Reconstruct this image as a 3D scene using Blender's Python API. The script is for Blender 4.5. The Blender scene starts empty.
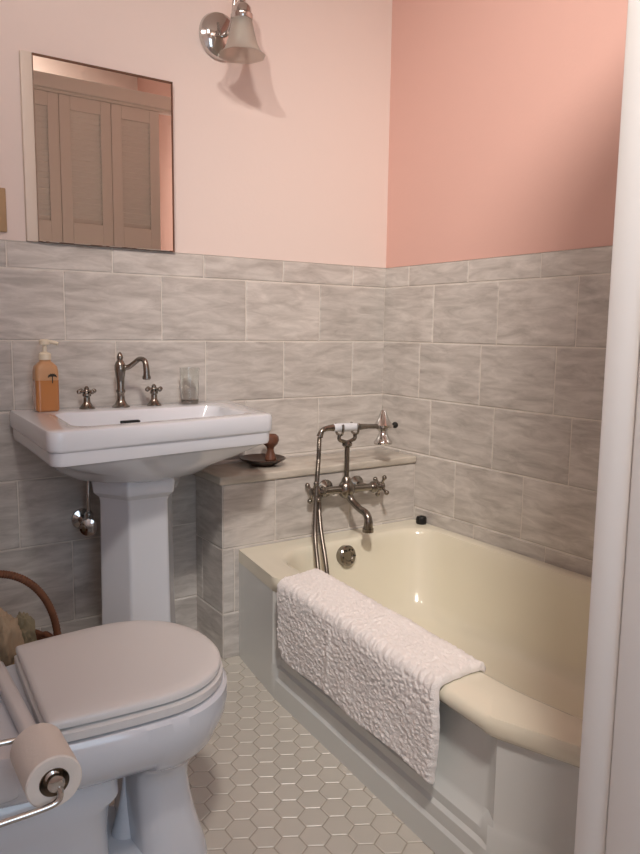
import bpy, bmesh, math, random
from mathutils import Vector, Matrix, noise
random.seed(7)
PI = math.pi
SC = bpy.context.scene
COL = SC.collection

# ------------------------------------------------------------------ materials
def srgb(r, g, b):
    f = lambda c: (c/12.92 if c <= .04045 else ((c+.055)/1.055)**2.4)
    return (f(r/255), f(g/255), f(b/255), 1)

def new_mat(name):
    m = bpy.data.materials.new(name); m.use_nodes = True
    nt = m.node_tree
    return m, nt, nt.nodes['Principled BSDF']

def mat(name, col, rough=.5, metal=0., spec=.5, coat=0., bump=0., bscale=200., var=0., vscale=8., trans=0., ior=1.45, sss=0.):
    m, nt, b = new_mat(name)
    b.inputs['Base Color'].default_value = col
    b.inputs['Roughness'].default_value = rough
    b.inputs['Metallic'].default_value = metal
    b.inputs['Specular IOR Level'].default_value = spec
    b.inputs['Coat Weight'].default_value = coat
    b.inputs['Coat Roughness'].default_value = .06
    b.inputs['Transmission Weight'].default_value = trans
    b.inputs['IOR'].default_value = ior
    tc = nt.nodes.new('ShaderNodeTexCoord')
    if var:
        n = nt.nodes.new('ShaderNodeTexNoise'); n.inputs['Scale'].default_value = vscale
        n.inputs['Detail'].default_value = 5
        nt.links.new(tc.outputs['Object'], n.inputs['Vector'])
        mx = nt.nodes.new('ShaderNodeMix'); mx.data_type = 'RGBA'
        mx.inputs[6].default_value = tuple(c*(1-var) for c in col[:3])+(1,)
        mx.inputs[7].default_value = tuple(min(1, c*(1+var)) for c in col[:3])+(1,)
        nt.links.new(n.outputs['Fac'], mx.inputs[0]); nt.links.new(mx.outputs[2], b.inputs['Base Color'])
    if bump:
        n = nt.nodes.new('ShaderNodeTexNoise'); n.inputs['Scale'].default_value = bscale
        nt.links.new(tc.outputs['Object'], n.inputs['Vector'])
        bp = nt.nodes.new('ShaderNodeBump'); bp.inputs['Strength'].default_value = bump
        bp.inputs['Distance'].default_value = .002
        nt.links.new(n.outputs['Fac'], bp.inputs['Height']); nt.links.new(bp.outputs['Normal'], b.inputs['Normal'])
    return m

def marble(name, lo, hi, rough=.22, island=.07, ang=0.62, axis='x'):
    m, nt, b = new_mat(name)
    L = nt.links.new
    tc = nt.nodes.new('ShaderNodeTexCoord'); ge = nt.nodes.new('ShaderNodeNewGeometry')
    mp = nt.nodes.new('ShaderNodeMapping')
    mp.inputs['Rotation'].default_value = (ang, ang, 0)
    mp.inputs['Scale'].default_value = (5, 5, 22)
    off = nt.nodes.new('ShaderNodeVectorMath'); off.operation = 'ADD'
    mul = nt.nodes.new('ShaderNodeMath'); mul.operation = 'MULTIPLY'; mul.inputs[1].default_value = 7.
    L(ge.outputs['Random Per Island'], mul.inputs[0])
    L(tc.outputs['Object'], off.inputs[0]); L(mul.outputs[0], off.inputs[1]); L(off.outputs[0], mp.inputs['Vector'])
    n1 = nt.nodes.new('ShaderNodeTexNoise'); n1.inputs['Scale'].default_value = 1.6; n1.inputs['Detail'].default_value = 8
    n1.inputs['Roughness'].default_value = .62; n1.inputs['Distortion'].default_value = .5
    L(mp.outputs['Vector'], n1.inputs['Vector'])
    cr = nt.nodes.new('ShaderNodeValToRGB'); cr.color_ramp.elements[0].position = .32; cr.color_ramp.elements[1].position = .66
    cr.color_ramp.elements[0].color = lo; cr.color_ramp.elements[1].color = hi
    L(n1.outputs['Fac'], cr.inputs['Fac'])
    hs = nt.nodes.new('ShaderNodeHueSaturation')
    ma = nt.nodes.new('ShaderNodeMapRange'); ma.inputs['To Min'].default_value = 1-island; ma.inputs['To Max'].default_value = 1+island*.6
    L(ge.outputs['Random Per Island'], ma.inputs['Value']); L(ma.outputs[0], hs.inputs['Value'])
    L(cr.outputs['Color'], hs.inputs['Color']); L(hs.outputs['Color'], b.inputs['Base Color'])
    b.inputs['Roughness'].default_value = rough
    return m

M = dict(
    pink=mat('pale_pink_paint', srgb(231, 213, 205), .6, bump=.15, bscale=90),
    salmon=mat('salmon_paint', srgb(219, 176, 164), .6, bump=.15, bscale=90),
    white_paint=mat('white_gloss_paint', srgb(246, 243, 238), .35, bump=.1, bscale=30),
    ceiling=mat('ceiling_paint', srgb(238, 230, 222), .8),
    marble=marble('grey_marble_tile', srgb(176, 169, 163), srgb(214, 208, 202)),
    slab=marble('grey_marble_slab', srgb(184, 175, 162), srgb(210, 202, 190), .18, 0),
    grout=mat('pale_grout', srgb(216, 209, 200), .8),
    hexa=mat('white_hexagon_tile', srgb(208, 201, 190), .3, var=.05, vscale=3),
    fgrout=mat('grey_floor_grout', srgb(178, 169, 156), .85),
    porcelain=mat('white_porcelain', srgb(222, 224, 230), .12, coat=.5),
    seat=mat('white_toilet_plastic', srgb(222, 219, 217), .28),
    enamel=mat('aged_cream_enamel', srgb(234, 228, 208), .16, coat=.4, var=.03, vscale=4),
    apron=mat('greyish_white_enamel', srgb(218, 220, 217), .2, coat=.3),
    gunmetal=mat('dark_metal_hose', srgb(120, 112, 104), .3, .9),
    chrome=mat('chrome', srgb(205, 203, 200), .09, 1.),
    nickel=mat('worn_nickel', srgb(142, 136, 128), .2, 1., var=.1, vscale=60),
    dark=mat('dark_hole', srgb(20, 18, 17), .6),
    rubber=mat('black_rubber', srgb(22, 20, 20), .5),
    mirror=mat('mirror_silver', srgb(232, 226, 218), .0, 1.),
    towel=mat('white_terry', srgb(246, 241, 238), .95, spec=.1, bump=.9, bscale=420),
    paper=mat('toilet_paper', srgb(232, 222, 212), .95, spec=.1, bump=.3, bscale=160),
    card=mat('cardboard_core', srgb(150, 128, 104), .9),
    wicker=mat('brown_wicker', srgb(112, 72, 50), .6, var=.3, vscale=60),
    tan=mat('tan_cloth', srgb(178, 156, 130), .95, bump=.4, bscale=200),
    olive=mat('olive_tan_cloth', srgb(150, 138, 112), .95, bump=.4, bscale=200),
    soap=mat('amber_soap', srgb(184, 122, 72), .12, var=.06, vscale=10, coat=.6),
    soaplabel=mat('clear_peach_label', srgb(192, 146, 106), .35),
    pumpw=mat('cream_pump', srgb(226, 214, 192), .35),
    ink=mat('dark_print', srgb(40, 34, 26), .6),
    louver=mat('beige_shutter_paint', srgb(238, 235, 230), .5),
    brown_dish=mat('dark_brown_glaze', srgb(58, 40, 30), .3),
    red_brown=mat('red_brown_glaze', srgb(108, 70, 54), .35, var=.15, vscale=40),
    plate=mat('tan_switch_plate', srgb(176, 146, 112), .4),
    clear_pl=mat('white_plastic', srgb(240, 238, 234), .4),
    frame_paint=mat('beige_frame_paint', srgb(222, 206, 192), .45),
    edge=mat('mirror_edge', srgb(120, 92, 78), .3, .6),
)
# thin clear tumbler glass and frosted lamp shade glass
g, nt, b = new_mat('clear_glass'); M['glass'] = g
b.inputs['Base Color'].default_value = (.93, .95, .94, 1); b.inputs['Roughness'].default_value = .02
b.inputs['Transmission Weight'].default_value = 1; b.inputs['IOR'].default_value = 1.45
g, nt, b = new_mat('frosted_shade_glass'); M['frost'] = g
b.inputs['Base Color'].default_value = srgb(232, 226, 218); b.inputs['Roughness'].default_value = .3
b.inputs['Transmission Weight'].default_value = .8; b.inputs['IOR'].default_value = 1.15

# ------------------------------------------------------------------ helpers
def finish(o, smooth=35):
    if smooth:
        for p in o.data.polygons: p.use_smooth = True
        o.data.set_sharp_from_angle(angle=math.radians(smooth))
    return o

def obj(name, bm, m, parent=None, smooth=35, mats=None):
    bmesh.ops.recalc_face_normals(bm, faces=bm.faces[:]) if mats is None else None
    me = bpy.data.meshes.new(name); bm.to_mesh(me); bm.free()
    for mm in (mats or [m]): me.materials.append(mm)
    o = bpy.data.objects.new(name, me); COL.objects.link(o)
    if parent is not None:
        o.parent = parent
        o.matrix_parent_inverse = Matrix.Translation(-parent_world(parent))
    return finish(o, smooth)

def parent_world(o):
    return WORLD.get(o.name, Vector((0, 0, 0)))
WORLD = {}

def empty(name, loc, label, cat, group=None):
    o = bpy.data.objects.new(name, None); COL.objects.link(o); o.location = loc
    o.empty_display_size = .05
    WORLD[o.name] = Vector(loc)
    return tag(o, label, cat, group)

def tag(o, label, cat, group=None):
    o['label'] = label; o['category'] = cat
    if group: o['group'] = group
    return o

def struct(o):
    o['kind'] = 'structure'; return o

def add_box(bm, lo, hi, bevel=0., seg=2):
    r = bmesh.ops.create_cube(bm, size=1.)
    vs = r['verts']
    for v in vs:
        v.co = Vector([lo[i]+(v.co[i]+.5)*(hi[i]-lo[i]) for i in range(3)])
    if bevel:
        es = list({e for v in vs for e in v.link_edges})
        bmesh.ops.bevel(bm, geom=es, offset=bevel, segments=seg, profile=.5, affect='EDGES')
    return bm

def box(lo, hi, bevel=0., seg=2):
    return add_box(bmesh.new(), lo, hi, bevel, seg)

def add_loft(bm, rings, cap0=True, cap1=True, closed=True):
    vr = [[bm.verts.new(p) for p in r] for r in rings]
    n = len(vr[0])
    for a, c in zip(vr, vr[1:]):
        for i in range(n if closed else n-1):
            j = (i+1) % n
            bm.faces.new((a[i], a[j], c[j], c[i]))
    if cap0: bm.faces.new(vr[0][::-1])
    if cap1: bm.faces.new(vr[-1])
    return bm

def loft(rings, cap0=True, cap1=True):
    return add_loft(bmesh.new(), rings, cap0, cap1)

def frame(axis):
    a = Vector(axis).normalized()
    t = Vector((0, 0, 1)) if abs(a.z) < .9 else Vector((1, 0, 0))
    u = a.cross(t).normalized(); v = a.cross(u).normalized()
    return a, u, v

def add_lathe(bm, origin, axis, prof, n=32, cap0=True, cap1=True):
    a, u, v = frame(axis); o = Vector(origin)
    rings = []
    for r, h in prof:
        r = max(r, 1e-5)
        rings.append([o+a*h+(u*math.cos(t)+v*math.sin(t))*r for t in [2*PI*k/n for k in range(n)]])
    return add_loft(bm, rings, cap0, cap1)

def lathe(origin, axis, prof, n=32, cap0=True, cap1=True):
    return add_lathe(bmesh.new(), origin, axis, prof, n, cap0, cap1)

def spline(pts, k=8):
    P = [Vector(p) for p in pts]; out = []
    for i in range(len(P)-1):
        p0 = P[max(i-1, 0)]; p1 = P[i]; p2 = P[i+1]; p3 = P[min(i+2, len(P)-1)]
        for s in range(k):
            t = s/k
            out.append(.5*((2*p1)+(p2-p0)*t+(2*p0-5*p1+4*p2-p3)*t*t+(3*p1-p0-3*p2+p3)*t**3))
    out.append(P[-1]); return out

def add_tube(bm, pts, r, n=14, k=8, radii=None, ribs=0.):
    S = spline(pts, k) if k > 1 else [Vector(p) for p in pts]
    T = [(S[min(i+1, len(S)-1)]-S[max(i-1, 0)]).normalized() for i in range(len(S))]
    a, u, v = frame(T[0]); rings = []
    for i, (p, t) in enumerate(zip(S, T)):
        u = (u-t*u.dot(t)).normalized(); w = t.cross(u)
        if radii:
            f = i/(len(S)-1)*(len(radii)-1); j = min(int(f), len(radii)-2); rr = radii[j]+(radii[j+1]-radii[j])*(f-j)
        else: rr = r
        if ribs and i % 2: rr *= 1-ribs
        rings.append([p+(u*math.cos(q)+w*math.sin(q))*rr for q in [2*PI*m/n for m in range(n)]])
    return add_loft(bm, rings)

def tube(pts, r, n=14, k=8, radii=None, ribs=0.):
    return add_tube(bmesh.new(), pts, r, n, k, radii, ribs)

def add_ball(bm, c, r, sx=1, sy=1, sz=1):
    bmesh.ops.create_uvsphere(bm, u_segments=20, v_segments=12, radius=r,
        matrix=Matrix.Translation(c) @ Matrix.Diagonal((sx, sy, sz, 1)))
    return bm

def fillet(poly, rad, k=10):
    """rounded polygon, rad one number or one per corner"""
    n = len(poly); out = []
    for i in range(n):
        p = Vector(poly[i][:2]); a = Vector(poly[i-1][:2]); c = Vector(poly[(i+1) % n][:2])
        r = rad[i] if isinstance(rad, (list, tuple)) else rad
        da = (a-p).normalized(); dc = (c-p).normalized()
        if r <= 0: out.append(p); continue
        h = da.angle(dc)/2; d = r/math.tan(h)
        d = min(d, .49*(a-p).length, .49*(c-p).length); r2 = d*math.tan(h)
        cen = p+(da+dc).normalized()*(r2/math.sin(h))
        s = p+da*d-cen; e = p+dc*d-cen
        an = s.angle_signed(e)
        for q in range(k+1):
            t = -an*q/k
            out.append(cen+Vector((s.x*math.cos(t)-s.y*math.sin(t), s.x*math.sin(t)+s.y*math.cos(t))))
    return out

def polar(poly, c, N):
    """the outline poly as radii around c"""
    R = []; n = len(poly); c = Vector(c)
    for k in range(N):
        t = 2*PI*k/N; d = Vector((math.cos(t), math.sin(t))); best = 0
        for i in range(n):
            a = poly[i]-c; b = poly[(i+1) % n]-c; e = b-a
            den = d.x*e.y-d.y*e.x
            if abs(den) < 1e-12: continue
            s = (a.x*e.y-a.y*e.x)/den; q = (a.x*d.y-a.y*d.x)/den
            if s > 0 and -1e-9 <= q <= 1+1e-9: best = max(best, s)
        R.append(best)
    return R

def pring(R, c, z, off=0., sc=1.):
    N = len(R)
    return [Vector((c[0]+(R[k]*sc+off)*math.cos(2*PI*k/N), c[1]+(R[k]*sc+off)*math.sin(2*PI*k/N), z)) for k in range(N)]

def mixring(a, b, t, z):
    return [Vector((p.x+(q.x-p.x)*t, p.y+(q.y-p.y)*t, z)) for p, q in zip(a, b)]

# ------------------------------------------------------------------ camera
# measured from the photograph: tile courses, tub rim and ledge edges
f_px, yaw, pitch, roll = 731.3, .593, .131, .0128
cam_loc = Vector((-1.764, -2.19, 1.038))
fw = Vector((math.sin(yaw)*math.cos(pitch), math.cos(yaw)*math.cos(pitch), -math.sin(pitch)))
rt = Vector((math.cos(yaw), -math.sin(yaw), 0)); up = rt.cross(fw)
r2 = rt*math.cos(roll)+up*math.sin(roll); u2 = -rt*math.sin(roll)+up*math.cos(roll)
cd = bpy.data.cameras.new('camera'); cam = bpy.data.objects.new('camera', cd); COL.objects.link(cam)
cd.sensor_fit = 'VERTICAL'; cd.sensor_height = 36; cd.sensor_width = 27; cd.lens = f_px/854*36
cd.clip_start = .02
cam.matrix_world = Matrix(((r2.x, u2.x, -fw.x, cam_loc.x), (r2.y, u2.y, -fw.y, cam_loc.y), (r2.z, u2.z, -fw.z, cam_loc.z), (0, 0, 0, 1)))
SC.camera = cam

# ------------------------------------------------------------------ room shell
CEIL = 3.0; XL = -1.9; YN = -2.62
WT = 1.274                         # top of the wainscot
struct(obj('wall_back', box((XL-.1, .008, 0), (.1, .11, CEIL)), M['pink'], smooth=0))
wb = bpy.data.objects['wall_back']
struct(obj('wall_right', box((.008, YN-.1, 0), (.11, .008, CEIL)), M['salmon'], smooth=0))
wr = bpy.data.objects['wall_right']
struct(obj('wall_left', box((XL-.11, YN-.1, 0), (XL, .008, CEIL)), M['pink'], smooth=0))
struct(obj('ceiling', box((XL-.1, YN-.1, CEIL), (.11, .11, CEIL+.08)), M['ceiling'], smooth=0))
bm = bmesh.new()
WX0, WX1, WZ0, WZ1 = -1.78, -1.08, .55, 1.95
add_box(bm, (XL-.1, YN-.1, 0), (WX0, YN, CEIL)); add_box(bm, (WX1, YN-.1, 0), (.1, YN, CEIL))
add_box(bm, (WX0, YN-.1, 0), (WX1, YN, WZ0)); add_box(bm, (WX0, YN-.1, WZ1), (WX1, YN, CEIL))
struct(obj('wall_near', bm, M['pink'], smooth=0))
bm = bmesh.new()
for lo, hi in [((WX0, WZ0), (WX0+.05, WZ1)), ((WX1-.05, WZ0), (WX1, WZ1)), ((WX0, WZ0), (WX1, WZ0+.05)), ((WX0, WZ1-.05), (WX1, WZ1)), ((WX0, 1.23), (WX1, 1.27))]:
    add_box(bm, (lo[0], YN-.07, lo[1]), (hi[0], YN-.02, hi[1]), .004)
struct(obj('added_window_1', bm, M['white_paint']))  # unseen window, added as an opening for the bluish fill light

def tiles(name, place, rows, u0, u1, parent, back=True, gap=.003, ch=.003, dep=.002):
    """place(u, z, d) -> point; rows = (z0, z1, width, offset of one joint)"""
    bm = bmesh.new()
    zs = min(r[0] for r in rows); ze = max(r[1] for r in rows)
    vs = [bm.verts.new(place(u, z, dep)) for u, z in ((u0, zs), (u1, zs), (u1, ze), (u0, ze))]
    fc = bm.faces.new(vs); fc.material_index = 1
    for z0, z1, w, off in rows:
        k = math.floor((u0-off)/w)
        while off+k*w < u1:
            a = max(u0, off+k*w); b = min(u1, off+(k+1)*w); k += 1
            if b-a < .012: continue
            a += gap/2; b -= gap/2; za = z0+gap/2; zb = z1-gap/2
            o = [bm.verts.new(place(u, z, dep)) for u, z in ((a, za), (b, za), (b, zb), (a, zb))]
            i = [bm.verts.new(place(u, z, 0)) for u, z in ((a+ch, za+ch), (b-ch, za+ch), (b-ch, zb-ch), (a+ch, zb-ch))]
            bm.faces.new(i)
            for q in range(4): bm.faces.new((o[q], o[(q+1) % 4], i[(q+1) % 4], i[q]))
    # thickness: the top edge of the cladding
    zt = ze
    t = [bm.verts.new(place(u, zt, d)) for u, d in ((u0, 0), (u1, 0), (u1, .008), (u0, .008))]
    bm.faces.new(t)
    return obj(name, bm, None, parent, smooth=0, mats=[M['marble'], M['grout']])

W = .296
tiles('tile_cladding', lambda u, z, d: Vector((u, d, z)), [
    (1.2, WT, W, -.148-.3), (1.0, 1.2, W, 0), (.8, 1.0, W, -.148), (.6, .8, W, 0), (.4, .6, W, -.148), (.15, .4, W, 0), (0, .15, W, -.1)], XL, .007, wb)
tiles('tile_cladding', lambda u, z, d: Vector((d, -u, z)), [
    (1.2, WT, W, .43), (1.0, 1.2, W, .565), (.8, 1.0, W, .501), (.6, .8, W, .568), (.4, .6, W, .70), (.2, .4, W, .5)], -.007, -YN, wr)

# floor: hexagon mosaic
bm = bmesh.new()
s = .059; R = s/math.sqrt(3)
vs = [bm.verts.new(p) for p in ((XL, YN, -.0015), (.1, YN, -.0015), (.1, .1, -.0015), (XL, .1, -.0015))]
bm.faces.new(vs).material_index = 1
j = 0; y = YN
while y < 0:
    x = XL+(s/2 if j % 2 else 0)
    while x < -.68:
        o = []; i = []; hh = random.uniform(0, .0004)
        for q in range(6):
            t = PI/6+q*PI/3
            o.append(bm.verts.new((x+(R-.0016)*math.cos(t), y+(R-.0016)*math.sin(t), -.0016)))
            i.append(bm.verts.new((x+(R-.0036)*math.cos(t), y+(R-.0036)*math.sin(t), 0)))
        bm.faces.new(i)
        for q in range(6): bm.faces.new((o[q], o[(q+1) % 6], i[(q+1) % 6], i[q]))
        x += s
    y += 1.5*R; j += 1
add_box(bm, (XL-.1, YN-.1, -.1), (.11, .11, -.003))
struct(obj('floor', bm, None, smooth=0, mats=[M['hexa'], M['fgrout']]))

# tiled ledge between the sink and the tub
LX = -.781; LY = -.2; LZ = .59
led = struct(obj('wall_ledge', box((LX+.004, LY+.004, 0), (0, 0, LZ-.026)), M['grout'], smooth=0))
tiles('tile_cladding', lambda u, z, d: Vector((u, LY+d, z)), [(.36, LZ-.026, W, 0), (.15, .36, W, -.148), (0, .15, W, 0)], LX, 0, led)
tiles('tile_cladding', lambda u, z, d: Vector((LX+d, u, z)), [(.36, LZ-.026, .3, -.3), (.15, .36, .3, -.35), (0, .15, .3, -.3)], LY, 0, led)
obj('marble_slab', box((LX-.012, LY-.008, LZ-.026), (0, 0, LZ), .006, 3), M['slab'], led)

# partition at the near end of the tub, with its post, opening and shutters
PY0, PY1, PX = -1.80, -1.695, -1.05
HZ = 2.19
bm = bmesh.new()
add_box(bm, (PX+.012, PY0, 0), (0, PY1, .36)); add_box(bm, (PX+.012, PY0, .36), (-1.008, PY1, HZ+.06))
struct(obj('wall_partition', bm, M['white_paint'], smooth=0))
bm = bmesh.new(); add_box(bm, (PX, PY1-.038, 0), (-1.0, PY1+.004, HZ+.07), .004)
struct(obj('trim_1', bm, M['white_paint']))
bm = bmesh.new(); add_box(bm, (PX-.006, PY0-.06, 0), (-.98, PY1-.041, HZ+.09), .004)
struct(obj('trim_2', bm, M['white_paint']))
bm = bmesh.new(); add_box(bm, (-1.0, PY1-.04, HZ), (0, PY1+.028, HZ+.068), .008); add_box(bm, (-1.0, PY1-.04, HZ-.012), (0, PY1+.006, HZ+.002), .003)
struct(obj('trim_3', bm, M['louver']))
for k, which in enumerate(('left', 'middle', 'right')):
    x0 = -.998+.2605*k; x1 = x0+.258
    lab = {'left': 'tall beige louvered shutter door next to the white post, mirrored at the left', 'middle': 'tall beige louvered shutter door between the two others, mirrored at the centre',
           'right': 'tall beige louvered shutter door nearest the salmon wall, mirrored at the right'}[which]
    t = empty('louvered_door', ((x0+x1)/2, PY1-.015, .362), lab, 'louvered door', 'louvered doors seen in the mirror')
    fr = bmesh.new(); y0, y1 = PY1-.03, PY1
    for lo, hi in [((x0, .362), (x0+.053, HZ-.013)), ((x1-.053, .362), (x1, HZ-.013)), ((x0+.053, .362), (x1-.053, .55)), ((x0+.053, 1.40), (x1-.053, 1.565)), ((x0+.053, 2.11), (x1-.053, HZ-.013))]:
        add_box(fr, (lo[0], y0, lo[1]), (hi[0], y1, hi[1]), .002, 1)
    obj('frame', fr, M['louver'], t)
    sl = bmesh.new()
    for za, zb in ((.56, 1.395), (1.575, 2.105)):
        z = za
        while z < zb:
            q = bmesh.new(); add_box(q, (x0+.053, -.017, -.003), (x1-.053, .017, .003), .0015, 1)
            q.transform(Matrix.Translation((0, (y0+y1)/2-.003, z)) @ Matrix.Rotation(math.radians(62), 4, 'X'))
            me = bpy.data.meshes.new('t'); q.to_mesh(me); q.free(); sl.from_mesh(me); bpy.data.meshes.remove(me)
            z += .026
    obj('slats', sl, M['louver'], t)

# ------------------------------------------------------------------ bathtub
RIM = .353
tubE = empty('bathtub', (-.4, -.95, 0), 'built-in cast iron bathtub with cream interior and greyish white apron beside the hexagon floor', 'bathtub')
c = (-.36, -.95); N = 360
def front(dx, ext=0.):
    return [(-.727, LY-.001), (-.768, -.494), (-.7685+dx*.999, -.497), (-.818+dx, -1.322), (-.8185+dx*.4, -1.34), (-.688+dx*.4, PY1+.005+ext)]
def outer(dx, rad=.03):
    P = front(dx); 
    return fillet(P+[(-.002, PY1+.005), (-.002, LY-.001)], [.002, .002, .002, .006, .012, .004, .004, .004])
inner_poly = fillet([(-.668, -.292), (-.672, -.6), (-.688, -1.30), (-.655, -1.60), (-.046, -1.60), (-.046, -.288)], [.17, .4, .5, .16, .16, .1], 14)
inn = polar(inner_poly, c, N)
bot_poly = fillet([(-.56, -.40), (-.58, -1.36), (-.14, -1.36), (-.14, -.40)], .12, 14)
bot = polar(bot_poly, c, N)
def oring(dx, z): return pring(polar(outer(dx), c, N), c, z)
# apron and plinth
ap = [(0, 0), (0, .058), (.006, .066), (.006, .094), (.013, .102), (.013, .122), (.026, .138), (.032, .15), (.034, .314)]
obj('apron', loft([oring(dx, z) for dx, z in ap], True, False), M['apron'], tubE, 28)
I0 = pring(inn, c, RIM); B0 = pring(bot, c, .07)
rim = [oring(.034, .312), oring(.020, .314), oring(.006, .319), oring(.0, .327), oring(0, .338), oring(.004, .346), oring(.013, RIM)]
O = rim[-1]
rings = rim+[mixring(O, I0, .5, RIM+.001), mixring(O, I0, .86, RIM), mixring(O, I0, .95, RIM-.002)]
rings += [pring(inn, c, RIM-.008, .0), pring(inn, c, RIM-.02, -.006)]
for t, z in ((.08, .31), (.2, .25), (.36, .18), (.55, .125), (.75, .09), (1, .075)):
    rings.append(mixring(I0, B0, t, z))
rings.append([Vector((c[0]+(p.x-c[0])*.3, c[1]+(p.y-c[1])*.3, .068)) for p in B0])
obj('basin', loft(rings, False, True), M['enamel'], tubE, 40)
ov = obj('overflow_plate', lathe((-.384, -.314, .306), (.12, -1, .16), [(.034, -.02), (.034, .003), (.03, .007), (.018, .0075), (.016, .005), (0, .005)]), M['nickel'], tubE)
ov['label'] = 'round nickel overflow plate'
bm = bmesh.new()
for a in range(6):
    q = a*PI/3; add_ball(bm, (-.384+.024*math.cos(q), -.3235, .306+.024*math.sin(q)), .003)
obj('screw', bm, M['dark'], ov)
obj('drain', lathe((-.36, -.55, .0775), (0, 0, 1), [(.028, -.006), (.028, .001), (.024, .003), (.012, .001), (0, .001)]), M['nickel'], tubE)

# ------------------------------------------------------------------ bath mat over the rim
def xf(y): return -.768-.0624*(-.495-y)
bm = bmesh.new()
NU, NV = 250, 190
y0, y1 = -.535, -1.212
prof = [(.128, .347), (.118, .3545), (.104, .3558), (.09, .356), (.05, .3562), (.02, .356), (.004, .3545), (-.003, .348), (-.0055, .325), (-.006, .28), (-.006, .22), (-.0065, .156)]
S = []
P = spline([(a, b, 0) for a, b in prof], 12)
L = [0]
for p, q in zip(P, P[1:]): L.append(L[-1]+(q-p).length)
def at_len(d):
    for k in range(len(P)-1):
        if L[k+1] >= d:
            return P[k].lerp(P[k+1], (d-L[k])/(L[k+1]-L[k]))
    return P[-1]
grid = []
for i in range(NU+1):
    u = i/NU; row = []
    for k in range(NV+1):
        v = k/NV
        d = v*L[-1]; p = at_len(d)
        # rounded far bottom corner, slightly wavy edges
        ya = y0-.02*math.sin(v*3)-.05*max(0, v-.84)**1.5/.064*.9 + .02*(1-v)
        yb = y1+.006*math.sin(v*7)+.03*max(0, .25-v)
        y = ya+(yb-ya)*u
        nrm = Vector((p.x-at_len(max(0, d-.004)).x, p.y-at_len(max(0, d-.004)).y, 0))
        if nrm.length < 1e-9: nrm = Vector((-.01, .0, 0))
        nrm = Vector((nrm.y, -nrm.x, 0)).normalized()     # outward: up / towards the room
        big = noise.noise((y*9, d*9, 0))*.003+.0026*math.exp(-((y+.80+.02*math.sin(d*8))/.008)**2)*(1 if v > .45 else 0)
        fine = noise.noise((y*95, d*95, 3))*.0027+noise.noise((y*200, d*200, 8))*.0027
        edge = min(1, min(u, 1-u)/.012, min(v, 1-v)/.02)
        h = .0035+(.012+big*1.3+fine)*edge**.5
        q = Vector((xf(y)+p.x+nrm.x*h*(1 if True else 0), y+noise.noise((d*60, u*3, 1))*.002, p.y+nrm.y*h+(.004*math.sin(y*22) if v > .97 else 0)))
        row.append(q)
    grid.append(row)
vs = [[bm.verts.new(p) for p in r] for r in grid]
lower = [[bm.verts.new((xf(r[k].y)+at_len(k/NV*L[-1]).x, r[k].y, at_len(k/NV*L[-1]).y)) for k in range(NV+1)] for r in grid]
for i in range(NU):
    for k in range(NV):
        bm.faces.new((vs[i][k], vs[i+1][k], vs[i+1][k+1], vs[i][k+1]))
        bm.faces.new((lower[i][k], lower[i][k+1], lower[i+1][k+1], lower[i+1][k]))
for i in range(NU):
    bm.faces.new((vs[i][0], lower[i][0], lower[i+1][0], vs[i+1][0])); bm.faces.new((vs[i][NV], vs[i+1][NV], lower[i+1][NV], lower[i][NV]))
for k in range(NV):
    bm.faces.new((vs[0][k], vs[0][k+1], lower[0][k+1], lower[0][k])); bm.faces.new((vs[NU][k], lower[NU][k], lower[NU][k+1], vs[NU][k+1]))
tw = tag(obj('bath_mat', bm, M['towel'], None, 70), 'fluffy white terry bath mat draped over the front rim of the bathtub', 'bath mat')

# ------------------------------------------------------------------ tub filler
tf = empty('tub_faucet', (-.33, LY, .5), 'old nickel cross-handled tub filler mounted on the front of the tiled ledge', 'faucet')
bm = bmesh.new()
add_tube(bm, [(-.45, -.25, .517), (-.36, -.25, .514), (-.24, -.25, .509)], .013, 16, 2)
add_ball(bm, (-.347, -.25, .513), .03, 1, .9, 1.1)
for x in (-.40, -.27): add_lathe(bm, (x, LY+.001, .513), (0, -1, 0), [(.03, 0), (.03, .005), (.02, .012), (.012, .018), (.012, .055)], 24)
add_lathe(bm, (-.347, -.25, .535), (0, 0, 1), [(.019, 0), (.016, .012), (.011, .02)], 20)
obj('body', bm, M['nickel'], tf)
bm = bmesh.new()
add_tube(bm, [(-.347, -.258, .50), (-.340, -.272, .478), (-.335, -.305, .458), (-.331, -.338, .447), (-.331, -.352, .427), (-.331, -.352, .4)], .012, 16, 6, radii=[.014, .012, .0115, .0125, .014, .0165])
add_lathe(bm, (-.331, -.352, .4), (0, 0, -1), [(.0185, 0), (.0185, .012), (.013, .012), (.013, .006)], 20)
obj('spout', bm, M['nickel'], tf)
for x, s in ((-.468, -1), (-.212, 1)):
    bm = bmesh.new(); z = .517 if s < 0 else .508
    add_lathe(bm, (x-s*.024, -.25, z), (s, 0, 0), [(.014, -.01), (.02, .0), (.02, .008), (.012, .016), (.01, .03), (.015, .034), (.015, .044), (.006, .05), (0, .05)], 20)
    for a in range(4):
        q = a*PI/2+.5; d = Vector((0, math.cos(q), math.sin(q))); cpt = Vector((x+s*.013, -.25, z))
        add_tube(bm, [cpt, cpt+d*.02, cpt+d*.034], .005, 10, 2, radii=[.0055, .0045, .0055]); add_ball(bm, cpt+d*.037, .0085)
    obj('cross_handle', bm, M['nickel'], tf)
bm = bmesh.new()
add_tube(bm, [(-.347, -.25, .55), (-.347, -.25, .6), (-.347, -.25, .66)], .0085, 14, 3)
add_lathe(bm, (-.347, -.25, .655), (0, 0, 1), [(.009, 0), (.017, .006), (.017, .014), (.01, .02)], 18)
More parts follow.
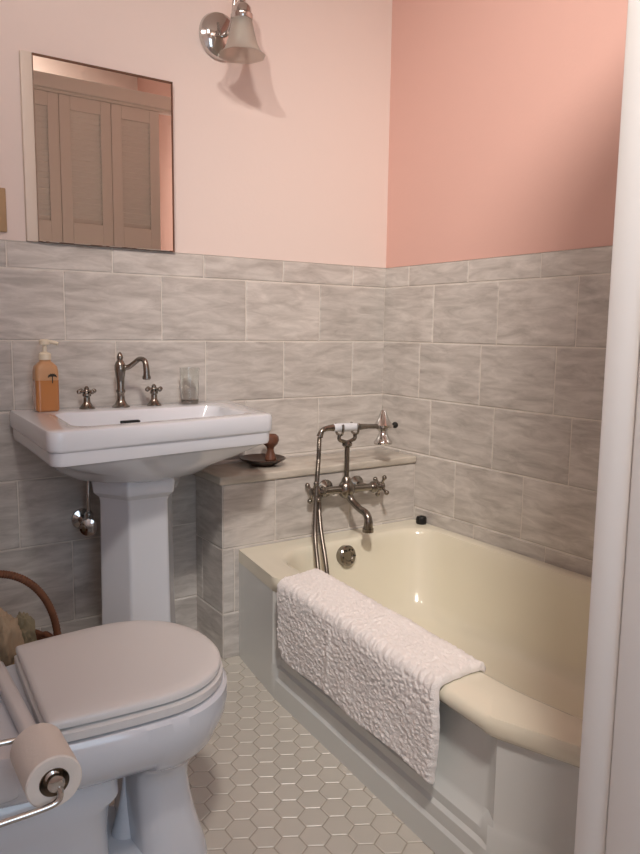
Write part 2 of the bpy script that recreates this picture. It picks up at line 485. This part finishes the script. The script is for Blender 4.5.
for x in (-.379, -.316):
    add_tube(bm, [(-.347, -.25, .672), ((x-.347)/2, -.25, .676), (x, -.25, .683), (x, -.25, .698)], .0065, 12, 5)
    for s in (-1, 1): add_tube(bm, [(x, -.25, .698), (x, -.25+s*.016, .703), (x, -.25+s*.021, .722), (x, -.25+s*.019, .735)], .004, 10, 5)
obj('cradle', bm, M['nickel'], tf)

hs = empty('hand_shower', (-.31, -.25, .715), 'telephone hand shower with white handle lying in the cradle above the tub faucet', 'hand shower')
o = obj('grip', lathe((-.408, -.25, .724), (1, 0, -.03), [(.008, 0), (.0125, .006), (.014, .02), (.0145, .05), (.014, .08), (.0125, .102), (.008, .106)], 24), M['porcelain'], hs); o['label'] = 'white porcelain grip'
bm = bmesh.new()
add_tube(bm, [(-.405, -.25, .724), (-.425, -.25, .724), (-.447, -.249, .717), (-.456, -.247, .697)], .009, 14, 5, radii=[.012, .009, .0085, .011])
obj('elbow', bm, M['nickel'], hs)
bm = bmesh.new()
add_tube(bm, [(-.302, -.25, .72), (-.26, -.25, .72), (-.215, -.25, .716), (-.196, -.25, .71)], .0085, 14, 5, radii=[.012, .008, .008, .011])
obj('elbow', bm, M['nickel'], hs)
obj('shower_head', lathe((-.194, -.25, .652), (.06, .1, 1), [(.0, .0), (.029, 0), (.033, .004), (.032, .011), (.022, .024), (.016, .038), (.015, .046), (.022, .052), (.034, .058), (.036, .066), (.027, .076), (.019, .09), (.012, .108), (.008, .118), (0, .122)], 28), M['chrome'], hs)
obj('rest_knob', add_ball(tube([(-.194, -.25, .717), (-.165, -.25, .717), (-.148, -.25, .717)], .006, 10, 2), (-.143, -.25, .717), .011), M['dark'], hs)
obj('hose', tube([(-.456, -.247, .697), (-.461, -.25, .62), (-.475, -.262, .53), (-.503, -.298, .40), (-.531, -.36, .30), (-.54, -.385, .235), (-.534, -.392, .205), (-.52, -.39, .22), (-.506, -.372, .29), (-.484, -.302, .41), (-.464, -.262, .49), (-.45, -.25, .512)], .0078, 12, 26, ribs=.14), M['gunmetal'], hs)

tag(obj('tub_stopper', add_lathe(lathe((-.024, -.268, RIM+.001), (0, 0, 1), [(.017, 0), (.019, .004), (.019, .02), (.016, .026), (.006, .027)], 24), (-.024, -.268, RIM+.026), (0, 0, 1), [(.006, 0), (.005, .004), (0, .005)], 12), M['rubber']),
    'small black rubber stopper on the tub rim in the corner by the salmon wall', 'stopper')

# dish and jar on the ledge
tag(obj('soap_dish', lathe((-.575, -.085, LZ), (0, 0, 1), [(.0, 0), (.04, 0), (.043, .004), (.07, .018), (.078, .024), (.075, .026), (.05, .013), (0, .008)], 36), M['brown_dish']),
    'dark brown shallow dish on the marble ledge beside the sink', 'dish')
tag(obj('ceramic_pot', lathe((-.545, -.085, LZ+.012), (0, 0, 1), [(0, 0), (.017, 0), (.02, .006), (.016, .022), (.011, .036), (.013, .046), (.025, .058), (.029, .07), (.027, .082), (.02, .089), (.018, .086), (0, .07)], 28), M['red_brown']),
    'small reddish brown stemmed pot standing in the dark dish', 'pot')

# ------------------------------------------------------------------ pedestal sink
SZ = .806
sk = empty('pedestal_sink', (-1.04, -.2, 0), 'white porcelain pedestal sink with square basin against the grey tile wall', 'sink')
SFL, SFR, SBR, SBL = (-1.366, -.525), (-.738, -.437), (-.655, -.003), (-1.348, -.003)
cs = (-1.03, -.24); N = 400
quad = [SFL, SFR, SBR, SBL]
Rq = polar(fillet(quad, [.028, .028, .008, .008]), cs, N)
quad_in = [(-1.288, -.452), (-.792, -.388), (-.768, -.128), (-1.262, -.128)]
Ri = polar(fillet(quad_in, .045), cs, N)
Ri2 = polar(fillet([(-1.20, -.37), (-.86, -.35), (-.86, -.16), (-1.20, -.16)], .06), cs, N)
ell = lambda a, b_, cx=-1.045, cy=-.2: polar([Vector((cx+a*math.cos(t), cy+b_*math.sin(t))) for t in [-2*PI*k/180 for k in range(180)]], cs, N)
E1 = pring(ell(.23, .17, -1.045, -.215), cs, .66); E2 = pring(ell(.14, .115, -1.05, -.2), cs, .625)
def outq(z, off):
    r = pring(Rq, cs, z, off)
    for p in r: p.y = min(p.y, -.002)
    return r
O1 = outq(.72, -.03)
rings = [E2, mixring(E2, E1, .6, .638), E1, mixring(E1, O1, .55, .69), mixring(E1, O1, .9, .713), outq(.722, -.022), outq(.724, -.011), outq(.732, -.008), outq(.755, -.008), outq(.7575, -.003), outq(.762, 0),
         outq(.797, 0), outq(.804, -.003), outq(SZ, -.009)]
top = rings[-1]; inn_s = pring(Ri, cs, SZ)
rings += [mixring(top, inn_s, .6, SZ), mixring(top, inn_s, .93, SZ-.0005), pring(Ri, cs, SZ-.003, -.002), pring(Ri, cs, SZ-.012, -.007)]
B = pring(Ri2, cs, .69)
for t, z in ((.15, .77), (.35, .735), (.6, .705), (.85, .69), (1, .686)): rings.append(mixring(pring(Ri, cs, 0, -.007), B, t, z))
rings.append([Vector((cs[0]+(p.x-cs[0])*.12, cs[1]+(p.y-cs[1])*.12, .676)) for p in B])
obj('basin', loft(rings, True, True), M['porcelain'], sk, 40)
obj('overflow_slot', box((-1.075, -.150, .765), (-1.018, -.128, .774), .003), M['dark'], sk)
obj('drain', lathe((-1.03, -.24, .676), (0, 0, 1), [(.022, -.01), (.022, .002), (.018, .003), (.01, 0), (0, 0)]), M['chrome'], sk)
# pedestal: chamfered column with collar and foot
def col(z, g, r=.012):
    P = [(-1.128-g, -.09), (-1.163-g, -.205-g*.3), (-1.108-g*.5, -.295-g), (-.995+g*.5, -.295-g), (-.943+g, -.205-g*.3), (-.943+g, -.09)]
    return pring(polar(fillet(P, r), (-1.05, -.19), 300), (-1.05, -.19), z)
rings = [col(0, .05), col(.03, .05), col(.045, .043), col(.055, .03), col(.09, .012), col(.14, .003), col(.22, 0), col(.562, -.004), col(.574, 0), col(.584, .012), col(.589, .016), col(.618, .02), col(.628, .016), col(.635, .0), col(.66, -.01)]
obj('pedestal', loft(rings), M['porcelain'], sk, 30)
# faucet
fa = bmesh.new(); FX, FY = -1.048, -.07
add_lathe(fa, (FX, FY, SZ-.001), (0, 0, 1), [(.026, 0), (.026, .004), (.018, .01), (.012, .022), (.0105, .04), (.0135, .046), (.0135, .05), (.0105, .056), (.012, .085), (.0145, .1), (.0165, .112), (.0165, .124), (.012, .134), (.008, .14), (.0095, .148), (.007, .156), (.003, .162), (0, .163)], 28)
fo = obj('faucet', fa, M['nickel'], sk)
obj('spout', add_lathe(tube([(FX+.008, FY-.004, .922), (FX+.022, FY-.012, .925), (FX+.034, FY-.028, .938), (FX+.043, FY-.046, .949), (FX+.050, FY-.066, .945), (FX+.052, FY-.074, .925), (FX+.052, FY-.076, .90)], .0075, 14, 6, radii=[.009, .0072, .0072, .0075, .0085, .0098]), (FX+.052, FY-.076, .902), (0, 0, -1), [(.0115, 0), (.0125, .008), (.009, .012), (.0085, .006)], 18), M['nickel'], fo)
for x in (-1.148, -.945):
    bm = lathe((x, FY, SZ-.001), (0, 0, 1), [(.022, 0), (.022, .004), (.016, .01), (.010, .02), (.009, .034), (.012, .038), (.012, .044), (.006, .05)], 24)
    h = obj('faucet_handle', bm, M['nickel'], sk)
    bm = bmesh.new(); zc = SZ+.05
    for a in range(4):
        q = a*PI/2+.35; d = Vector((math.cos(q), math.sin(q), 0)); c0 = Vector((x, FY, zc))
        add_tube(bm, [c0, c0+d*.015, c0+d*.024], .004, 10, 2); add_ball(bm, c0+d*.026, .0068)
    add_ball(bm, (x, FY, zc), .0095); add_lathe(bm, (x, FY, zc+.006), (0, 0, 1), [(.007, 0), (.007, .004), (.003, .009), (0, .009)], 14)
    obj('cross_knob', bm, M['nickel'], h)

# soap bottle
SZ += .0008
sb = empty('soap_dispenser', (-1.262, -.085, SZ), 'amber liquid soap pump bottle on the left corner of the sink', 'soap bottle')
cx, cy = -1.264, -.085
def rr(z, hx, hy, r): 
    return pring(polar(fillet([(cx-hx, cy-hy), (cx+hx, cy-hy), (cx+hx, cy+hy), (cx-hx, cy+hy)], r), (cx, cy), 120), (cx, cy), z)
obj('bottle', loft([rr(SZ, .027, .021, .008), rr(SZ+.004, .031, .024, .01), rr(SZ+.086, .031, .024, .01)], True, True), M['soap'], sb)
obj('bottle_top', loft([rr(SZ+.0862, .031, .024, .01), rr(SZ+.11, .031, .024, .01), rr(SZ+.124, .029, .022, .012), rr(SZ+.133, .021, .018, .014), rr(SZ+.138, .015, .014, .012), rr(SZ+.142, .0145, .014, .012)]), M['soaplabel'], sb)
bm = lathe((cx, cy, SZ+.142), (0, 0, 1), [(.0165, 0), (.0165, .016), (.012, .02), (.006, .022), (.0055, .04), (.0135, .042), (.014, .052), (.01, .056), (0, .056)], 24)
add_tube(bm, [(cx, cy, SZ+.192), (cx+.016, cy-.008, SZ+.191), (cx+.033, cy-.016, SZ+.186)], .005, 12, 4)
obj('pump', bm, M['pumpw'], sb)
bm = bmesh.new()     # printed emblem: a small dark tree-like mark on the front
yy = cy-.0243
add_box(bm, (cx+.011, yy-.0006, SZ+.078), (cx+.0135, yy+.0004, SZ+.098))
for a in range(7):
    q = PI*(a/6); d = Vector((math.cos(q), 0, math.sin(q)*.8))
    p0 = Vector((cx+.0122, yy, SZ+.098)); add_tube(bm, [p0, p0+d*.007, p0+d*.012+Vector((0, 0, -.003))], .0017, 6, 3)
o = obj('printed_emblem', bm, M['ink'], sb); o['label'] = 'dark printed emblem'

# tumbler
tg = empty('drinking_glass', (-.828, -.07, SZ), 'clear glass tumbler at the back right of the sink', 'glass')
obj('tumbler', lathe((-.828, -.07, SZ), (0, 0, 1), [(.024, 0), (.026, .003), (.031, .112), (.0295, .112), (.0245, .012), (0, .012)], 36, True, False), M['glass'], tg)
obj('base_ring', lathe((-.828, -.07, SZ), (0, 0, 1), [(.0262, .0), (.0275, .004), (.0275, .013), (.0266, .014)], 36), M['nickel'], tg)

# stop valve and riser under the sink
sv = empty('stop_valve', (-1.153, 0, .46), 'chrome angle stop valve on the tile wall under the sink', 'valve')
bm = lathe((-1.153, -.0005, .465), (0, -1, 0), [(.032, 0), (.03, .005), (.014, .01), (.011, .02), (.011, .06), (.016, .062), (.016, .085), (.008, .09)], 24)
add_lathe(bm, (-1.153, -.073, .478), (0, 0, 1), [(.011, -.01), (.013, 0), (.013, .02), (.008, .026)], 16)
obj('body', bm, M['chrome'], sv)
bm = bmesh.new(); add_lathe(bm, (-1.158, -.088, .465), (-.35, -1, 0), [(.007, 0), (.007, .012), (.012, .014), (.025, .018), (.025, .026), (.01, .03), (0, .03)], 20)
obj('oval_handle', bm, M['chrome'], sv)
obj('riser', tube([(-1.153, -.073, .5), (-1.153, -.073, .56), (-1.15, -.073, .61), (-1.145, -.072, .63)], .006, 12, 5), M['chrome'], sv)

# ------------------------------------------------------------------ mirror cabinet
mc = empty('mirror_cabinet', (-1.06, 0, 1.277), 'mirrored medicine cabinet door set flush in the pink wall above the sink', 'mirror')
mx0, mx1, mz0, mz1 = -1.251, -.852, 1.2755, 1.769
obj('frame', box((mx0-.031, -.009, mz0-.001), (mx0, .0075, mz1+.008), .003), M['frame_paint'], mc)
bm = bmesh.new()
def mring(i, y): return [Vector(p) for p in ((mx0+i, y, mz0+i), (mx1-i, y, mz0+i), (mx1-i, y, mz1-i), (mx0+i, y, mz1-i))]
add_loft(bm, [mring(0, .0065), mring(0, -.0105), mring(.0015, -.012)], True, True)
md = obj('mirror_door', bm, M['mirror'], mc, 0)
bm = bmesh.new()
add_box(bm, (mx0-.001, -.011, mz1), (mx1+.004, .0075, mz1+.006)); add_box(bm, (mx1, -.011, mz0-.001), (mx1+.005, .0075, mz1+.006)); add_box(bm, (mx0, -.011, mz0-.001), (mx1, .0075, mz0))
obj('edge_trim', bm, M['edge'], md, 0)

# ------------------------------------------------------------------ wall sconce
ws = empty('wall_sconce', (-.68, 0, 1.93), 'chrome wall sconce with bell-shaped glass shade on the pale pink wall', 'wall light')
obj('backplate', lathe((-.684, .0075, 1.944), (0, -1, 0), [(.068, 0), (.07, .006), (.066, .016), (.058, .021), (.05, .026), (.034, .031), (.018, .034), (0, .035)], 48), M['chrome'], ws)
SX, SY = -.677, -.135
obj('arm', tube([(-.68, -.02, 1.94), (-.68, -.06, 1.945), (-.679, -.085, 1.98), (-.678, -.092, 2.03), (-.677, -.112, 2.06), (SX, SY, 2.045), (SX, SY, 1.99)], .0075, 14, 7), M['chrome'], ws)
obj('shade_holder', lathe((SX, SY, 1.95), (0, 0, 1), [(.031, 0), (.033, .004), (.033, .014), (.029, .018), (.027, .034), (.018, .044), (.011, .05), (.009, .07), (.006, .09), (0, .092)], 32), M['chrome'], ws)
n = 64; rings = []
prof = [(.03, 1.958), (.031, 1.945), (.035, 1.928), (.040, 1.905), (.046, 1.882), (.054, 1.864), (.064, 1.853), (.069, 1.85)]
for r, z in prof+[(r-.0025, z+.0005) for r, z in prof[::-1]]:
    a = .03*max(0, (1.90-z)/.06)
    rings.append([Vector((SX+(r*(1+a*math.cos(8*t)))*math.cos(t), SY+(r*(1+a*math.cos(8*t)))*math.sin(t), z)) for t in [2*PI*k/n for k in range(n)]])
obj('glass_shade', loft(rings, False, False), M['frost'], ws)
obj('bulb', lathe((SX, SY, 1.955), (0, 0, -1), [(.013, 0), (.013, .02), (.02, .035), (.023, .05), (.018, .065), (.008, .072), (0, .073)], 20), M['clear_pl'], ws)

# switch plate at the left edge
sp = empty('switch_plate', (-1.375, .008, 1.35), 'tan wall plate on the pink wall left of the mirror', 'switch plate')
obj('plate', box((-1.41, -.002, 1.295), (-1.331, .008, 1.412), .003), M['plate'], sp)
obj('toggle', box((-1.376, -.012, 1.342), (-1.366, -.001, 1.366), .002), M['pumpw'], sp)

# ------------------------------------------------------------------ toilet
tl = empty('toilet', (-1.4, -.875, 0), 'white toilet with closed lid on the hexagon tile floor', 'toilet')
ct = (-1.33, -.874); N = 240
def egg(tip=-1.146, b_=.183, back=-1.488, hb=.168, e=2.15):
    P = []
    xc = -1.315
    for k in range(0, 91):
        t = PI/2-PI*k/90
        cx_, sx_ = math.cos(t), math.sin(t)
        P.append(Vector((xc+(tip-xc)*abs(cx_)**(2/e), ct[1]+b_*math.copysign(abs(sx_)**(2/e), sx_))))
    for k in range(1, 13):
        u = k/12; P.append(Vector((xc+(back-.02-xc)*u, ct[1]-b_+(b_-hb)*u**1.8)))
    for k in range(12, 0, -1):
        u = k/12; P.append(Vector((xc+(back-xc)*u, ct[1]+b_-(b_-hb)*u**1.8)))
    return P
Re = polar(egg(), ct, N); Rb = polar(egg(back=-1.60, hb=.15), ct, N)
er = lambda z, off: pring(Re, ct, z+.010, off)
br = lambda z, off: pring(Rb, ct, z, off)
lid = [er(.384, -.004), er(.386, 0), er(.3945, 0), er(.3985, -.003), er(.4005, -.01)]
lid += [pring(Re, ct, .4117, 0, s) for s in (.85, .6, .3)]
obj('lid', loft(lid), M['seat'], tl, 40)
obj('seat', loft([er(.361, .0), er(.363, .004), er(.377, .004), er(.3805, -.001)]), M['seat'], tl, 40)
# bowl with the deck behind it
colp = fillet([(-1.328, -.968), (-1.328, -.78), (-1.222, -.795), (-1.222, -.952)], .04)
Rc = polar(colp, ct, N)
def cring(z, off): return pring(Rc, ct, z, off)
rings = [br(.3685, -.012), br(.3685, .006), br(.362, .012), br(.34, .013), br(.313, .009), br(.288, -.004)]
for t, z in ((.12, .268), (.3, .252), (.55, .238), (.8, .222)):
    rings.append(mixring(br(0, -.004), cring(0, .012), t, z))
rings += [cring(.2, .005), cring(.175, .002), cring(.14, .006), cring(.10, .014), cring(.06, .025), cring(.025, .036), cring(0, .04)]
obj('bowl', loft(rings), M['porcelain'], tl, 40)
# trapway and foot behind the front column
def tr(z, x0, x1, hy, r=.05): return pring(polar(fillet([(x0, ct[1]-hy), (x1, ct[1]-hy), (x1, ct[1]+hy), (x0, ct[1]+hy)], r), (-1.6, ct[1]), 160), (-1.6, ct[1]), z)
obj('trapway', loft([tr(0, -1.80, -1.385, .125), tr(.14, -1.80, -1.39, .12), tr(.19, -1.78, -1.385, .124), tr(.205, -1.77, -1.37, .128), tr(.25, -1.76, -1.37, .12), tr(.275, -1.72, -1.39, .10), tr(.30, -1.70, -1.42, .08)]), M['porcelain'], tl, 40)
bm = bmesh.new(); add_box(bm, (-1.45, ct[1]-.10, 0), (-1.25, ct[1]+.10, .05), .012, 3)
obj('foot', bm, M['porcelain'], tl, 40)
obj('deck', box((-1.83, ct[1]-.17, .29), (-1.545, ct[1]+.17, .366), .02, 4), M['porcelain'], tl)
hb_ = bmesh.new(); add_box(hb_, (-1.540, ct[1]-.155, .368), (-1.514, ct[1]+.155, .393), .008, 3)
obj('hinge_bar', hb_, M['seat'], tl)
tk = obj('tank', box((-1.885, ct[1]-.235, .364), (-1.67, ct[1]+.235, .70), .025, 4), M['porcelain'], tl)
obj('tank_lid', box((-1.893, ct[1]-.245, .70), (-1.66, ct[1]+.245, .735), .012, 3), M['porcelain'], tl)
obj('flush_lever', add_ball(tube([(-1.665, ct[1]+.17, .64), (-1.65, ct[1]+.17, .64), (-1.645, ct[1]+.13, .637), (-1.645, ct[1]+.09, .632)], .006, 12, 4), (-1.645, ct[1]+.09, .632), .009), M['chrome'], tl)

# toilet paper and its holder (hooked over the side of the tank)
ph = empty('toilet_paper_holder', (-1.7, -1.15, .40), 'chrome wire toilet paper holder beside the near side of the toilet', 'paper holder')
RX, RZ, RY0, RY1 = -1.537, .411, -1.202, -1.098
bm = bmesh.new()
add_tube(bm, [(-1.72, -1.126, .78-.04), (-1.72, -1.128, .70), (-1.72, -1.132, .50), (-1.715, -1.14, .41), (-1.70, -1.18, .384), (-1.66, -1.212, .382), (-1.60, -1.214, .382), (-1.55, -1.214, .383), (-1.535, -1.213, .388), (-1.532, -1.212, .40), (-1.536, -1.208, .411)], .0045, 12, 7)
add_tube(bm, [(-1.76, -1.126, .74), (-1.76, -1.128, .70), (-1.76, -1.128, .52), (-1.755, -1.126, .44), (-1.73, -1.115, .425), (-1.68, -1.089, .425), (-1.60, -1.087, .425), (-1.55, -1.088, .42), (-1.538, -1.09, .411)], .0045, 12, 7)
add_tube(bm, [(-1.72, -1.126, .74), (-1.74, -1.126, .745), (-1.76, -1.126, .74)], .0045, 10, 4)
for x in (-1.72, -1.76): add_tube(bm, [(x, -1.1245, .74), (x, -1.122, .742), (x, -1.10, .742)], .004, 10, 3)
obj('wire_arm', bm, M['chrome'], ph)
bm = lathe((RX, RY0-.012, RZ), (0, 1, 0), [(.006, 0), (.012, .002), (.012, .01), (.007, .014), (.015, .02), (.015, .088), (.007, .098), (.007, .128)], 24)
obj('spindle', bm, M['chrome'], ph)
tp = empty('toilet_paper_roll', (RX, -1.15, RZ), 'white toilet paper roll on the chrome holder beside the toilet', 'toilet paper')
a_ = bmesh.new()
zr = RZ-.003
add_lathe(a_, (RX, RY0, zr), (0, 1, 0), [(.0205, .001), (.022, 0), (.0365, 0), (.0385, .002), (.0385, .102), (.0365, .104), (.022, .104), (.0205, .103)], 48, False, False)
obj('paper', a_, M['paper'], tp)
obj('core', lathe((RX, RY0+.0005, zr), (0, 1, 0), [(.0205, 0), (.0205, .103), (.0192, .103), (.0192, 0)], 40, False, False), M['card'], tp)

# ------------------------------------------------------------------ basket behind the toilet
bx, by = -1.487, -.43
bk = empty('wicker_basket', (bx, by, 0), 'brown wicker basket with arched handle on the floor behind the toilet', 'basket')
bm = bmesh.new()
rings = []
for k in range(33):
    z = .005+.27*k/32; r = .115+.03*(z/.275); r += .003*math.sin(k*PI)
    rings.append([Vector((bx+(r+.003*math.cos(24*t+PI*(k % 2)))*math.cos(t)*1.0, by+(r+.003*math.cos(24*t+PI*(k % 2)))*math.sin(t)*.95, z)) for t in [2*PI*m/144 for m in range(144)]])
rings += [[Vector((bx+(p.x-bx)*.93, by+(p.y-by)*.93, p.z)) for p in rings[-1]], [Vector((bx+(p.x-bx)*.9, by+(p.y-by)*.9, .02)) for p in rings[0]]]
obj('body', loft(rings), M['wicker'], bk, 50)
rm = bmesh.new()
add_tube(rm, [(bx+.146*math.cos(t), by+.139*math.sin(t), .278+.003*math.sin(20*t)) for t in [2*PI*m/60 for m in range(61)]], .008, 8, 1)
obj('rim', rm, M['wicker'], bk)
hd = [(bx+.148*math.cos(t), by-.01*math.sin(t), .262+.215*math.sin(t)**.9 if 0 < t < PI else .262) for t in [PI*m/16 for m in range(17)]]
obj('handle', tube(hd, .0095, 10, 10, ribs=.12), M['wicker'], bk)
def lump(name, c, s, m, label, cat, seed):
    bm = bmesh.new(); bmesh.ops.create_icosphere(bm, subdivisions=5, radius=1)
    for v in bm.verts:
        n_ = noise.fractal(v.co*1.7+Vector((seed, 0, 0)), 1, 2, 4)*.22+abs(noise.noise(v.co*3+Vector((seed, 5, 0))))*.22
        d = v.co*(1+n_); v.co = Vector((c[0]+d.x*s[0], c[1]+d.y*s[1], c[2]+d.z*s[2]))
    return tag(obj(name, bm, m, None, 60), label, cat)
lump('crumpled_cloth', (bx+.02, by-.015, .305), (.04, .046, .082), M['tan'], 'pale tan crumpled cloth at the left in the wicker basket', 'cloth', 1.3)
lump('crumpled_cloth', (bx+.078, by+.04, .29), (.027, .034, .055), M['olive'], 'olive tan crumpled cloth under the right end of the basket handle', 'cloth', 6.1)

sr = empty('paper_towel_roll', (-1.54, -.53, .2895), 'white paper towel roll standing in the wicker basket at the left edge', 'paper towel')
obj('paper', lathe((-1.54, -.53, .2895), (0, 0, 1), [(.0205, .001), (.022, 0), (.049, 0), (.051, .003), (.051, .262), (.049, .265), (.022, .265), (.0205, .264)], 40, False, False), M['paper'], sr)
obj('core', lathe((-1.54, -.53, .29), (0, 0, 1), [(.0205, 0), (.0205, .264), (.0192, .264), (.0192, 0)], 40, False, False), M['card'], sr)

# ------------------------------------------------------------------ lights
def light(name, kind, loc, energy, color, size=.1, target=None, sy=None, cone=None):
    d = bpy.data.lights.new(name, kind); d.energy = energy; d.color = color
    if kind == 'AREA':
        d.size = size
        if sy: d.shape = 'RECTANGLE'; d.size_y = sy
    else: d.shadow_soft_size = size
    if kind == 'SPOT': d.spot_size = math.radians(cone); d.spot_blend = 1
    o = bpy.data.objects.new(name, d); COL.objects.link(o); o.location = loc
    if target: o.rotation_euler = (Vector(target)-Vector(loc)).to_track_quat('-Z', 'Y').to_euler()
    return o
light('lamp_by_door', 'SPOT', (-1.8, -1.36, 2.45), 40, (1, .93, .86), .03, (-.35, 0, 1.85), cone=92)
light('hall_lamp', 'SPOT', (-1.68, -2.35, 2.81), 262, (1, .92, .85), .13, (0, -.92, 1.05), cone=73)
light('far_wall_fill', 'SPOT', (-1.5, -2.05, 2.6), 130, (1, .93, .86), .06, (-.95, -2.62, 2.42), cone=58)  # added spot, only brightens the far wall reflected in the mirror
light('bluish_fill', 'AREA', ((WX0+WX1)/2, YN-.12, (WZ0+WZ1)/2), 6.8, (.64, .82, 1), WX1-WX0, ((WX0+WX1)/2, 0, (WZ0+WZ1)/2), WZ1-WZ0)  # added cool fill for the lower room, set behind the invented window
w = bpy.data.worlds.new('sky'); SC.world = w; w.use_nodes = True
w.node_tree.nodes['Background'].inputs['Color'].default_value = (.7, .84, 1, 1)
w.node_tree.nodes['Background'].inputs['Strength'].default_value = 1.0

vs_ = SC.view_settings
SC.display_settings.display_device = 'sRGB'
vs_.view_transform = 'Standard'; vs_.look = 'None'; vs_.exposure = 0.1; vs_.gamma = 1; vs_.use_curve_mapping = False
SC.cycles.max_bounces = 10
SC.cycles.use_denoising = True
